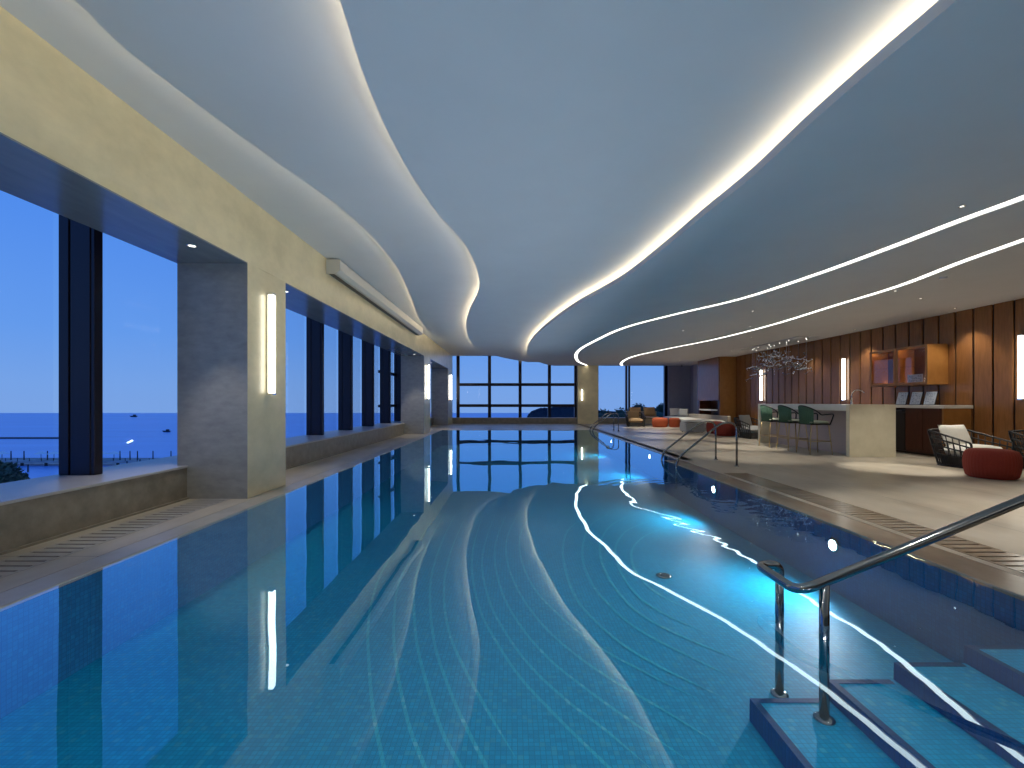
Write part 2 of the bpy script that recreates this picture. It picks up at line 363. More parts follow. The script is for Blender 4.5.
# paler curved lines laid over the pool floor
def fl(px,py,z=PD): Y=(EYE-z)*F/(py-402); return ((px-512)*Y/F, Y)
def catmull(P, n=10):
    Q=[P[0]]+list(P)+[P[-1]]; out=[]
    for i in range(1,len(Q)-2):
        p0,p1,p2,p3=Q[i-1],Q[i],Q[i+1],Q[i+2]
        for k in range(n):
            t=k/n
            out.append(tuple(.5*((2*p1[a])+(-p0[a]+p2[a])*t+(2*p0[a]-5*p1[a]+4*p2[a]-p3[a])*t*t+(-p0[a]+3*p1[a]-3*p2[a]+p3[a])*t**3) for a in range(len(p1))))
    out.append(tuple(P[-1])); return out
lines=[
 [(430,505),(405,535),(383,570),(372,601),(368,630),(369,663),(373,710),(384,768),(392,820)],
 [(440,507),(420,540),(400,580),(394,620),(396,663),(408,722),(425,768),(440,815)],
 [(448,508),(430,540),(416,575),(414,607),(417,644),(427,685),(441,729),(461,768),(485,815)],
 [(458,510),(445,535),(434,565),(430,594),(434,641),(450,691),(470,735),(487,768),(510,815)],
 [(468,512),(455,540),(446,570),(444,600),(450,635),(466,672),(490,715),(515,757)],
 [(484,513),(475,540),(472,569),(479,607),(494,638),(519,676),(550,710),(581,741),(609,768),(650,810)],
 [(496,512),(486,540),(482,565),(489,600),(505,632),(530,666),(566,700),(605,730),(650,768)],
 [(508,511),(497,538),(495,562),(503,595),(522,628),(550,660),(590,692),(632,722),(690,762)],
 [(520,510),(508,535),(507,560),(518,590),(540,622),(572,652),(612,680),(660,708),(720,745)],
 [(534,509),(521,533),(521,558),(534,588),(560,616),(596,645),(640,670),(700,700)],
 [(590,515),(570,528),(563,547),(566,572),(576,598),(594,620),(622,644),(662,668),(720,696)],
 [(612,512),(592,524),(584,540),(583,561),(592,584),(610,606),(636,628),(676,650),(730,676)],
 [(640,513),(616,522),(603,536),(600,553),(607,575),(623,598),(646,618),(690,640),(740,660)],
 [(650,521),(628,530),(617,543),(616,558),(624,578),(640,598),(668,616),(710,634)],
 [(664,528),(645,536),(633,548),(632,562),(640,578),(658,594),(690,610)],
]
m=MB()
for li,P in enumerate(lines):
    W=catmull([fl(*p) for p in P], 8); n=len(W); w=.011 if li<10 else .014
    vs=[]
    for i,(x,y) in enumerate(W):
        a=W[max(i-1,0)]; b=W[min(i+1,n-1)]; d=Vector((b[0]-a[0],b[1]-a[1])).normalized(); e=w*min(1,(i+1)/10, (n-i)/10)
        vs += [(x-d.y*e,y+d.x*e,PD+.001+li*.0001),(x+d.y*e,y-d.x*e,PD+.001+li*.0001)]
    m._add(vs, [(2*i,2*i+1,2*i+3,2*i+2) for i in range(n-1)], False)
m.build('pale_line', M['floorline'], pf)

# water surface
m=MB(); nx,ny=2,2
m._add([(PXL+.004,PYN+.004,WL),(PXR-.004,PYN+.004,WL),(PXR-.004,PJ,WL),(PXR2-.004,PJ,WL),(PXR2-.004,PYF-.004,WL),(PXL+.004,PYF-.004,WL)], [(0,1,2,5),(2,3,4,5)], False)
tag(m.build('water', M['water']), 'clear blue pool water filling the long swimming pool', 'water', kind='stuff')

# steps in the near right corner of the pool
st=empty('pool_steps', (PXR,1.0,PD), 'submerged mosaic steps rising to the right deck beside the near handrail', 'steps')
xs=[1.39,1.84,2.23,2.64]; zs=[-.53,-.42,-.32,-.22]; Y0=2.62
for i,(x,z) in enumerate(zip(xs,zs)):
    x1=xs[i+1] if i<3 else PXR-.006
    o=MB().box(x,x1-.001 if i<3 else x1,-1.2,Y0,PD+.001,z).build('step', M['tilestep'], st); o.location=(-PXR,-1.0,-PD)
    mm=MB(); mm.box(x-.004,x+.035,-1.2,Y0+.004,z-.03,z+.003); mm.box(x+.035,x1-.03,Y0-.035,Y0+.004,z-.03,z+.003)
    mm.box(x-.005,x-.001,-1.2,Y0+.004,(zs[i-1] if i else PD)+.002,z-.03)
    q=mm.build('nosing', M['nosing'], o)
# drain ring on the pool floor
x,y=fl(664,576); t=tag(MB().lathe([(.075,0),(.085,.006),(.06,.012),(.045,.006),(.045,0)],0,0,24).build('pool_drain', M['steel'], loc=(x,y,PD)), 'small round steel drain ring on the pool floor', 'drain')
MB().cyl(0,0,.0005,.004,.045,20).build('grille', M['dark'], t)

# underwater lamps
def pool_lamp(x,y,z,dx,dy,label,power):
    t=empty('pool_light', (x,y,z), label, 'pool light', 'underwater lamps of the pool', math.atan2(dy,dx))
    a=MB().lathe([(.0,0),(.065,0),(.075,.012),(.065,.022),(.052,.022)],0,0,24).xform(Matrix.Rotation(PI/2,4,'Y')); a.build('rim', M['steel'], t)
    MB().lathe([(.0,.018),(.051,.018),(.051,.026),(.0,.03)],0,0,24).xform(Matrix.Rotation(PI/2,4,'Y')).build('lens', M['poollamp'], t)
    ld=bpy.data.lights.new('pool_lamp','SPOT'); ld.energy=power; ld.color=(.95,.96,1); ld.spot_size=R(165); ld.spot_blend=.8; ld.shadow_soft_size=.07
    lo=bpy.data.objects.new('pool_lamp_beam', ld); COL.objects.link(lo); lo.parent=t; lo.location=(.06,0,0); lo.rotation_euler=(0,-PI/2,0)
R=math.radians
for Y,z,lb in ((4.4,-.20,'round glowing underwater lamp nearest the near handrail'),(7.0,-.16,'round glowing underwater lamp just before the curved deck handrails'),(11.2,-.16,'underwater lamp past the curved deck handrails'),(15.5,-.16,'underwater lamp toward the far right end of the pool')):
    pool_lamp(PXR-.004 if Y<PJ else PXR2-.004, Y, z, -1,0, lb, 175)
for X in (-1.6,1.0): pool_lamp(X,PYN+.004,-.32,0,1,'added unseen lamp on the near end wall of the pool',150)  # lamps added out of view to brighten the near part of the pool

# ------------------------------------------------------------------ left wall
m=MB()
cols=[(5.58,6.52),(16.8,18.1),(23.1,YF)]
m.box(XO,XL,YN,-1.0,0,HEAD)
m.box(XO,XL,YN,YF+.02,HEAD+.001,L1+.1)
struct(m.build('wall_left', M['stone'], bevel=.004), 'beige stone beam above the left windows')
for a,b in cols:
    q=MB(); q.box(XO,XL,a,b,0,HEAD)
    q.mi=[0,0,1,0,0,0][:6]  # face towards the near end is greyer than the other faces
    o=struct(q.build('column_left', [M['stone'],M['sidegrey']]), 'stone column of the left window wall')
q=MB()
ys=[-1.0]+[v for ab in cols for v in ab]
for i in range(0,6,2): q.box(XO,XL+.0,ys[i],ys[i+1],HEAD-.012,HEAD+.0005)
struct(q.build('trim_1', M['soffit']), 'dark polished soffit over the left window recesses')
q=MB(); q.box(XO-.75,XO+.12,YN,YF+.3,0,.385); 
struct(q.build('wall_left_ledge', M['ledge']), 'low stone ledge under the left windows')
q=MB(); q.box(XG-.05,XO+.135,-1,YF+.3,.3855,.412)
struct(q.build('trim_2', M['silltop'], bevel=.004), 'pale window sill top on the left ledge')
q=MB(); q.box(XO+.12,XO+.15,-1.0,5.58,.0,.02); q.box(XO+.12,XO+.15,6.52,16.8,.0,.02)
struct(q.build('baseboard_left', M['ledge']))

# curtain wall outside the left columns
def window(n, x0,y0,x1,y1, z0,z1, axis, label, transoms=()):
    q=MB()
    if axis=='y': q.box(x0-.006,x0+.006,y0,y1,z0,z1)
    else: q.box(x0,x1,y0-.006,y0+.006,z0,z1)
    w=struct(q.build('window_%d'%n, M['glass']), label)
    if transoms:
        t=MB()
        for z in transoms:
            if axis=='y': t.box(x0-.06,x0+.10,y0,y1,z-.05,z+.05)
            else: t.box(x0,x1,y0-.08,y0+.06,z-.08,z+.08)
        t.build('window_frame', M['mullion'], w)
    return w
ym=[-1.1,.95,2.9,4.86,6.8,8.75,10.68,12.63,14.6,16.6,18.6,20.6,22.6,25.1]
for i in range(len(ym)-1):
    window(i+1, XG,ym[i]+.06,XG,ym[i+1]-.06,.40,4.6,'y','left window bay', (2.33,1.05) if i>=9 else ())
for i,y in enumerate(ym[:-1]):
    q=MB(); q.box(XG+.03,XG+.14,y-.03,y+.07,.413,4.6); q.box(XG+.14,XG+.165,y-.018,y+.058,.413,4.6); q.box(XG+.165,XG+.37,y-.03,y+.07,.413,4.6); q.box(XG+.37,XG+.41,y-.02,y+.08,.413,4.6)
    struct(q.build('window_mullion', M['mullion'], bevel=.006), 'dark metal window mullion, left side')
q=MB(); q.box(XG-.3,XL,YN,YF+.3,4.6,4.8); struct(q.build('ceiling_outer', M['nearwall']))
q=MB(); q.box(XO-.02,XO-.001,YN,YF+.3,HEAD,4.6); struct(q.build('wall_left_upper', M['mullion']))

# ------------------------------------------------------------------ far wall
YG=25.1
q=MB(); q.box(XG-.1,3.60,YF,YF+.35,0,.31); q.box(4.72,8.62,YF,YF+.35,0,.31)
struct(q.build('wall_far_ledge', M['ledge']), 'low stone ledge under the far windows')
q=MB(); q.box(XG,3.60,YF-.01,YF+.35,.3105,.335); q.box(4.72,8.62,YF-.01,YF+.35,.3105,.335)
struct(q.build('trim_3', M['silltop']))
q=MB(); q.box(3.60,4.72,YF-.15,YF+.35,0,3.9); struct(q.build('wall_far_pier', M['stone'], bevel=.004),'beige stone pier between the far windows')
xm=[-3.0,-1.25,.45,2.08,3.60]
n=20
window(n,-4.6,YG,-3.0,YG,.336,4.6,'x','far window, narrow left pane'); n+=1
for i in range(4): window(n,xm[i],YG,xm[i+1],YG,.336,4.6,'x','far window bay', (2.17,1.0)); n+=1
window(n,4.72,YG,6.42,YG,.336,4.6,'x','far window right of the pier'); n+=1
window(n,6.42,YG,8.62,YG,.336,4.6,'x','far window behind the sofa'); n+=1
for x,w in ((-3.0,.17),(-1.25,.17),(.45,.17),(2.08,.17),(3.53,.13),(4.76,.08),(6.36,.09),(6.52,.09),(8.55,.16)):
    q=MB().box(x-w/2,x+w/2,YG-.12,YG+.06,.336,4.6); struct(q.build('window_mullion', M['mullion']), 'dark window mullion, far wall')
q=MB(); q.box(8.64,XR+.3,YF,YF+.35,0,4.6); struct(q.build('wall_far', M['bluewall']),'blue grey wall beside the far windows')

# ------------------------------------------------------------------ right wall: wood panels
q=MB(); q.box(XR+.03,XR+.3,YN,YF,0,L4+.3); struct(q.build('wall_right', M['groove']))
y=9.22-.39*34; pm=MB()
while y<19.9:
    if y+.39>YN+.02: pm.box(XR,XR+.03,max(y+.022,YN+.02),min(y+.368,20.6),.10,L4+.05)
    y+=.39
wp=struct(pm.build('wall_right_panelling', M['wood'], bevel=.006), 'vertical brown wood wall panelling with dark seams')
q=MB(); q.box(XR-.005,XR+.03,YN+.02,20.6,0,.10); struct(q.build('baseboard_right', M['wooddark']))
q=MB(); q.box(XR-.02,XR+.03,22.2,YF,0,L4+.05); struct(q.build('wall_right_end', M['bluewall']))
q=MB(); q.box(XR-.10,XR-.02,23.4,24.2,0,L4); struct(q.build('trim_4', M['silltop']))
# wood block with fireplace-like niche at the end of the wall
vb=empty('wood_wall_unit', (9.5,21,0), 'tall wood unit with a dark niche beyond the bar', 'wall unit')
def ch(mb,name,mat,par,**k):
    o=mb.build(name,mat,par,**k); o.location=(-par.location[0],-par.location[1],-par.location[2]) if par.rotation_euler[2]==0 else (0,0,0); return o
q=MB(); q.box(9.15,XR-.001,19.86,22.1,1.27,L4-.001); q.box(9.15,XR-.001,19.86,20.0,0,1.27); q.box(9.15,XR-.001,21.95,22.1,0,1.27); q.box(9.70,XR-.001,20.0,21.95,0,1.27)
ch(q,'body',M['wooddark'],vb)
ch(MB().box(9.16,XR-.002,19.80,19.859,0,L4-.002),'side_panel',M['woodlight'],vb)
ch(MB().box(9.12,9.149,19.86,22.1,1.27,L4-.002),'door',M['wood'],vb)
ch(MB().box(9.11,9.69,20.0,21.95,.80,.86),'shelf',M['bartop'],vb)
ch(MB().box(9.45,9.69,20.6,21.1,.02,.72),'firebox',M['black'],vb)
# near end wall behind the camera
q=MB(); q.box(XG,XR+.3,YN-.2,YN,0,4.0); struct(q.build('wall_near', M['nearwall']))

# ------------------------------------------------------------------ ceiling
def curve(pts, z, near, far):
    """ceiling edge as X(Y): outline read off at height z above the floor"""
    h=z-EYE; P=[]
    for px,py in pts:
        Y=h*F/(402-py); P.append((Y,(px-512)*Y/F))
    P=[p for p in near if p[0]<P[0][0]-.3]+P+[p for p in far if p[0]>P[-1][0]+.3]
    ys=[p[0] for p in P]; n=len(P)
    sl=[(P[i+1][1]-P[i][1])/(P[i+1][0]-P[i][0]) for i in range(n-1)]
    tg=[sl[0]]+[(sl[i-1]+sl[i])/2 for i in range(1,n-1)]+[sl[-1]]
    def f(Y):
        if Y<=ys[0]: return P[0][1]
        if Y>=ys[-1]: return P[-1][1]
        i=max(k for k in range(n-1) if ys[k]<=Y); h_=ys[i+1]-ys[i]; t=(Y-ys[i])/h_
        return (2*t**3-3*t*t+1)*P[i][1]+(t**3-2*t*t+t)*h_*tg[i]+(-2*t**3+3*t*t)*P[i+1][1]+(t**3-t*t)*h_*tg[i+1]
    return f
A=curve([(75,0),(115,40),(165,80),(225,125),(280,165),(330,200),(370,235),(395,265),(410,295),(420,320),(440,340),(465,348),(500,355)],L2,[(-4,-2.7),(0,-2.65)],[(24.85,.3)])
B=curve([(340,0),(360,65),(380,115),(405,165),(435,210),(465,245),(477,270),(479,290),(470,310),(466,325),(470,340),(480,350),(505,358)],L3,[(-4,-.6),(0,-.8)],[(24.85,.9)])
C=curve([(957,0),(882,62),(812,122),(752,177),(702,217),(662,250),(622,280),(577,305),(552,322),(534,338),(527,350),(529,356),(545,364)],L4,[(-4,2.1),(0,2.2)],[(24.85,2.3)])
D=curve([(1024,197.5),(962,220),(892,247),(812,276),(737,300),(677,314),(627,327),(597,340),(579.5,350),(576,356),(579,362),(587,365.5)],L4,[(-4,4.6),(0,4.9),(2.5,5.0)],[(24.85,4.2)])
E=curve([(1024,240),(962,262),(902,285),(837,305),(772,325),(712,340),(662,350),(632,357),(621,364)],L4,[(-4,5.0),(0,5.5),(3,6.0)],[(24.85,6.1)])
NY=170
YS=[YN+(YF-YN)*i/NY for i in range(NY+1)]
def off(f,Y,d):
    """point at distance d to the right of the edge"""
    s=(f(Y+.02)-f(Y-.02))/.04; L=math.hypot(1,s); return (f(Y)+d/L, Y-d*s/L)
def ribbon(mb, P, Q, flip=False):
    n=len(P); vs=[]
    for a,b in zip(P,Q): vs += [a,b]
    mb._add(vs, [(2*i,2*i+2,2*i+3,2*i+1) if not flip else (2*i,2*i+1,2*i+3,2*i+2) for i in range(n-1)], True)
def clampY(p): return (p[0], min(max(p[1],YN),YF+.3))
def panel(name, f, g, zl, extra, label, lip=.0, zup=None):
    m=MB()
    left=[(f(Y) if f else XL, Y) for Y in YS]
    right=[(g(Y)+extra if g else XR+.02, Y) for Y in YS]
    ribbon(m, [(x,y,zl) for x,y in left], [(x,y,zl) for x,y in right])
    # slab top
    ribbon(m, [(x,y,zl+.02) for x,y in left], [(x,y,zl+.02) for x,y in right], True)
    o=struct(m.build(name, M['ceiling']), label)
    if lip:
        m=MB(); in_=[off(f,Y,.012) for Y in YS]
        ribbon(m, [(x,y,zl) for x,y in left], [(x,y,zl+lip) for x,y in left], True)
        ribbon(m, [(x,y,zl+lip) for x,y in left], [(x,y,zl+lip) for x,y in in_])
        ribbon(m, [(x,y,zl+.02) for x,y in in_], [(x,y,zl+lip) for x,y in in_])
        bk=[off(f,Y,.24) for Y in YS]
        ribbon(m, [(x,y,zl+.02) for x,y in bk], [(x,y,zup) for x,y in bk])
        m.build('fascia', M['lip'], o)
    return o
panel('ceiling', None, A, L1, .35, 'pale ceiling band beside the left beam')
panel('ceiling_panel', A, B, L2, .35, 'curved ceiling panel, second band from the left', .042, L1)
panel('ceiling_panel', B, C, L3, .35, 'wide central ceiling panel', .042, L2)
# lowest panel with two slots for the luminous strips
m=MB(); SW=.064
def rows(xa, xb): ribbon(m, [(xa(Y),Y,L4) for Y in YS], [(xb(Y),Y,L4) for Y in YS])
rows(C, lambda Y:off(D,Y,-SW)[0]); 
def Doff(d): return lambda Y: D(Y)+d*math.hypot(1,(D(Y+.02)-D(Y-.02))/.04)
def Eoff(d): return lambda Y: E(Y)+d*math.hypot(1,(E(Y+.02)-E(Y-.02))/.04)
m=MB(); rows(C, Doff(-SW)); rows(Doff(SW), Eoff(-SW)); rows(Eoff(SW), lambda Y: XR+.03)
for g in (Doff(-SW),Doff(SW),Eoff(-SW),Eoff(SW)):
    ribbon(m, [(g(Y),Y,L4) for Y in YS], [(g(Y),Y,L4+.05) for Y in YS])
ribbon(m, [(C(Y),Y,L4+.05) for Y in YS], [(XR+.03,Y,L4+.05) for Y in YS])
cp=struct(m.build('ceiling_panel', M['ceiling']), 'low ceiling panel over the right deck')
m=MB(); lip=.078; left=[(C(Y),Y) for Y in YS]; in_=[off(C,Y,.012) for Y in YS]; bk=[off(C,Y,.26) for Y in YS]
ribbon(m, [(x,y,L4) for x,y in left], [(x,y,L4+lip) for x,y in left], True)
ribbon(m, [(x,y,L4+lip) for x,y in left], [(x,y,L4+lip) for x,y in in_])
ribbon(m, [(x,y,L4+.05) for x,y in in_], [(x,y,L4+lip) for x,y in in_])
ribbon(m, [(x,y,L4+.05) for x,y in bk], [(x,y,L3) for x,y in bk])
m.build('fascia', M['lip'], cp)
for g,lb in ((Doff,'left of the two thin luminous strips curving across the low right ceiling'),(Eoff,'right of the two thin luminous strips curving across the low right ceiling')):
    m=MB(); a=g(-SW+.004); b=g(SW-.004)
    ribbon(m, [(a(Y),Y,L4+.012) for Y in YS], [(b(Y),Y,L4+.012) for Y in YS])
    tag(m.build('ceiling_strip_light', M['strip']), lb, 'strip light')
def cove(f, z, lb):
    m=MB(); a=[off(f,Y,.105) for Y in YS]; b=[off(f,Y,.14) for Y in YS]; 
    ribbon(m, [(x,y,z+.030) for x,y in a], [(x,y,z+.030) for x,y in b], True)
    ribbon(m, [(x,y,z) for x,y in a], [(x,y,z+.030) for x,y in a], True)
    tag(m.build('cove_light', M['cove']), lb, 'cove light')
cove(A, L2+.021, 'warm hidden cove light glowing along the leftmost wavy ceiling edge')
cove(B, L3+.021, 'warm hidden cove light glowing along the middle S-shaped ceiling edge')
cove(C, L4+.051, 'warm hidden cove light glowing along the long edge of the low right ceiling')
# roof slab above
q=MB(); q.box(XG-.3,XR+.4,YN-.2,YF+.5,4.8,5.0); struct(q.build('roof', M['nearwall']))
q=MB(); q.box(XL,XR+.3,YF+.0,YF+.35,3.9,4.79); struct(q.build('wall_far_upper', M['mullion']))
q=MB(); q.box(XR+.02,XR+.3,YN,YF,L4+.31,4.79); struct(q.build('wall_right_upper', M['mullion']))

# downlights: trim ring and glowing lens, with a real spot
def downlight(x,y,z,label,power=0,r=.036,ang=70,grp='small recessed downlights',blend=.5,aim=(0,0)):
    t=empty('downlight',(x,y,z),label,'downlight',grp)
    MB().lathe([(r,.0),(r+.012,-.004),(r+.014,.0)],0,0,20).build('trim_ring', M['chrome'], t)
    MB().cyl(0,0,-.003,-.001,r,20).build('lens', M['spotlens'], t)
    if power:
        ld=bpy.data.lights.new('downlight_beam','SPOT'); ld.energy=power; ld.color=(1,.93,.82); ld.spot_size=R(ang); ld.spot_blend=blend; ld.shadow_soft_size=.04
        lo=bpy.data.objects.new('downlight_beam', ld); COL.objects.link(lo); lo.parent=t; lo.location=(0,0,-.01); lo.rotation_euler=(aim[0],aim[1],0)
for y,lb in ((4.95,'small round downlight in the dark soffit before the first column'),(7.0,'small round downlight in the dark soffit just past the first column'),(16.2,'small round downlight in the soffit before the second column'),(19.6,'small round downlight in the soffit between the last columns')):
    downlight(-3.52,y,HEAD-.012,lb,85,ang=58,grp='downlights in the left soffit')
k=0
for x,y,p,an in ((6.9,8.1,190,34),(5.3,9.9,110,50),(6.3,11.9,190,36),(7.4,13.9,130,50),(5.6,15.6,150,50),(6.3,18.7,170,50),(6.4,21.0,170,50),(4.6,4.6,130,60),(6.5,5.2,130,60),(4.8,12.6,90,55),(7.9,8.7,110,62),(9.45,7.4,55,85),(9.45,9.6,55,85),(9.45,12.4,55,85),(9.4,14.6,55,85),(8.6,17.6,90,70),(8.0,21.5,120,70)):  # wall row and bar-end lamp are added to brighten wood panels and bar
    downlight(x,y,L4,'small round downlight, some added to brighten, in the low right ceiling above the deck',p*1.75,r=.016,ang=an,grp='downlights in the right ceiling'); k+=1

for x,y,z,lb in ((2.75,1.5,L4,'added unseen light in the low ceiling above the pool steps'),(.6,.9,L3,'added unseen light in the central ceiling above the near end of the pool'),(-1.8,1.0,L2,'added unseen light in the second ceiling band above the near end of the pool')):
    downlight(x,y,z,lb,90,r=.03,ang=110,grp='added unseen lights above the near pool end')  # unseen lamps, added to light the near pool floor and the steps
# ------------------------------------------------------------------ wall sconces
def sconce(x,y,z0,z1,side,label,grp):
    """side: +1 faces +X (on the left wall), -1 faces -X"""
    t=empty('wall_sconce',(x,y,z0),label,'wall lamp',grp); h=z1-z0; s=side
    def bx(a,b,y0,y1,c,d): return MB().box(min(a*s,b*s),max(a*s,b*s),y0,y1,c,d)
    q=bx(0,.025,-.045,.045,0,h); q.v+=[]; o=q.build('back_plate', M['chrome'], t)
    bx(.025,.085,-.045,.045,0,.025).build('end_cap', M['chrome'], t); bx(.025,.085,-.045,.045,h-.025,h).build('end_cap', M['chrome'], t)
    bx(.026,.084,-.038,.038,.026,h-.026).build('diffuser', M['sconce'], t, bevel=.008)
for y,lb in ((6.05,'tall glowing wall lamp on the nearest left column'),(17.45,'tall glowing wall lamp on the second left column'),(23.9,'tall glowing wall lamp on the farthest left column')):
    sconce(XL,y,1.295,2.66,1,lb,'wall lamps on the left columns')
for y,lb in ((8.66,'tall glowing wall lamp at the right edge, on the wood wall'),(13.3,'tall glowing wall lamp above the bar on the wood wall'),(17.7,'tall glowing wall lamp behind the glass chandelier')):
    sconce(XR,y,1.24,2.50,-1,lb,'wall lamps on the wood wall')
t=empty('wall_sconce',(3.83,YF-.15,1.28),'small wall lamp on the far stone pier','wall lamp')
MB().box(-.04,.04,-.03,0,0,.62).build('back_plate',M['chrome'],t); MB().box(-.03,.03,-.07,-.031,.02,.60).build('diffuser',M['sconce'],t)

# roller screen casing on the left beam
t=empty('screen_casing',(XL+.006,7.95,3.47),'long off-white roller screen casing mounted high on the left beam','screen casing')
ln=7.4
q=MB(); q.prism([(0,-.0),(.17,0),(.24,.06),(.24,.24),(0,.24)],0,ln)
# profile in XZ extruded along Y
q.v=[(x,z,y) for (x,y,z) in q.v]; o=q.build('casing', M['plastic'], t, bevel=.008, recalc=True)
MB().box(.03,.12,.04,ln-.04,-.006,.0).build('slot', M['black'], t)
q=MB(); q.prism([(-.0,-.004),(.173,-.004),(.245,.058),(.245,.245),(-.0,.245)],-.02,0.0); q.v=[(x,z,y) for (x,y,z) in q.v]; q.build('end_cap', M['plastic'], t, recalc=True)

# ------------------------------------------------------------------ handrails
def arc_path(pts, r=.12, n=6):
    """round the inner corners of a polyline"""
    P=[Vector(p) for p in pts]; out=[P[0]]
    for i in range(1,len(P)-1):
        a=(P[i-1]-P[i]); b=(P[i+1]-P[i]); d=min(r,a.length*.49,b.length*.49); s=P[i]+a.normalized()*d; e=P[i]+b.normalized()*d
        for k in range(n+1):
            t=k/n; out.append(s*(1-t)**2+P[i]*2*t*(1-t)+e*t*t)
    out.append(P[-1]); return out
def flange(mb,x,y,z,r=.05):
    mb.lathe([(r,z),(r,z+.008),(r*.7,z+.016),(r*.5,z+.018)],x,y,20)
t=empty('handrail',(1.70,2.45,-.53),'large steel handrail on two posts rising from the steps to the right deck','handrail')
rr=.027
def W(p): return (p[0]-1.70,p[1]-2.45,p[2]+.53)
path=arc_path([(4.05,2.45,.02),(4.05,2.45,.93),(3.40,2.45,.92),(1.98,2.45,.335),(1.56,2.45,.165),(1.56,2.86,.165),(1.70,2.86,.165),(1.70,2.86,.06)],.10,8)
MB().tube([W(p) for p in path], rr, 16).build('rail', M['steel'], t)
for y,zt,zb in ((2.45,.22,-.528),(2.86,.08,PD)):
    MB().tube([W((1.70,y,zb)),W((1.70,y,zt))], rr*.92, 16).build('post', M['steel'], t)
    q=MB(); flange(q,0,y-2.45,zb+.53+.001,.052); q.build('flange', M['steel'], t)
q=MB(); flange(q,4.05-1.70,0,.532,.055); q.build('flange', M['steel'], t)
def deck_rail(y,xp,xe,zt,label,r=.019,grp='curved steel grab rails at the deck edge'):
    t=empty('grab_rail',(xp,y,0),label,'handrail',grp)
    pts=[(0,0,.002),(0,0,zt),(-.28,0,zt+.02),(xe-xp,0,.13),(xe-xp,0,-.42)]
    p=arc_path(pts[:1]+[(0,0,zt-.0)]+pts[2:],.17,9)
    MB().tube(p, r, 12).build('rail', M['steel'], t)
    q=MB(); flange(q,0,0,.001,.04); q.build('flange', M['steel'], t)
deck_rail(9.36,4.24,3.11,.78,'farther curved steel grab rail of the pair before the bar stools')
deck_rail(8.39,4.19,3.06,.80,'nearer curved steel grab rail of the pair before the bar stools')
deck_rail(19.05,4.31,3.30,.72,'farther curved steel grab rail at the far pool end')
deck_rail(18.5,4.38,3.32,.72,'nearer curved steel grab rail at the far pool end')

# ------------------------------------------------------------------ bar
BX0,BX1,BY0,BY1,BZ=7.35,8.36,9.80,13.45,1.145
t=empty('bar_counter',(BX0,BY0,0),'long beige stone bar counter with waterfall end where the stools stand','bar counter')
def rel(mb,p): 
    mb.v=[(v[0]-p[0],v[1]-p[1],v[2]-p[2]) for v in mb.v]; return mb
P0=(BX0,BY0,0)
rel(MB().box(BX0,BX1,BY0,BY0+.10,0.001,BZ-.0),P0).build('end_panel',M['barstone'],t,bevel=.004)
rel(MB().box(BX0,BX1,BY1-.10,BY1,0.001,BZ-.0),P0).build('end_panel',M['barstone'],t,bevel=.004)
rel(MB().box(BX0,BX1,BY0+.101,BY1-.101,BZ-.14,BZ),P0).build('worktop',M['bartop'],t,bevel=.004)
rel(MB().box(BX0+.32,BX1-.05,BY0+.101,BY1-.101,0.001,BZ-.141),P0).build('back_panel',M['barback'],t)
# warm light under the top
# faucet
t=empty('faucet',(7.70,10.20,BZ),'chrome gooseneck faucet on the bar counter','faucet')
MB().cyl(0,0,0.001,.05,.028,20,.022).build('base',M['chrome'],t)
p=[(0,0,.04),(0,0,.20)]+[(.15-.15*math.cos(a),0,.20+.13*math.sin(a)) for a in [PI*k/12 for k in range(1,11)]]
MB().tube(p,.013,12).build('spout',M['chrome'],t)
MB().tube([(0,0,.035),(-.05,-.04,.06),(-.08,-.06,.10)],.007,8).build('handle',M['chrome'],t)

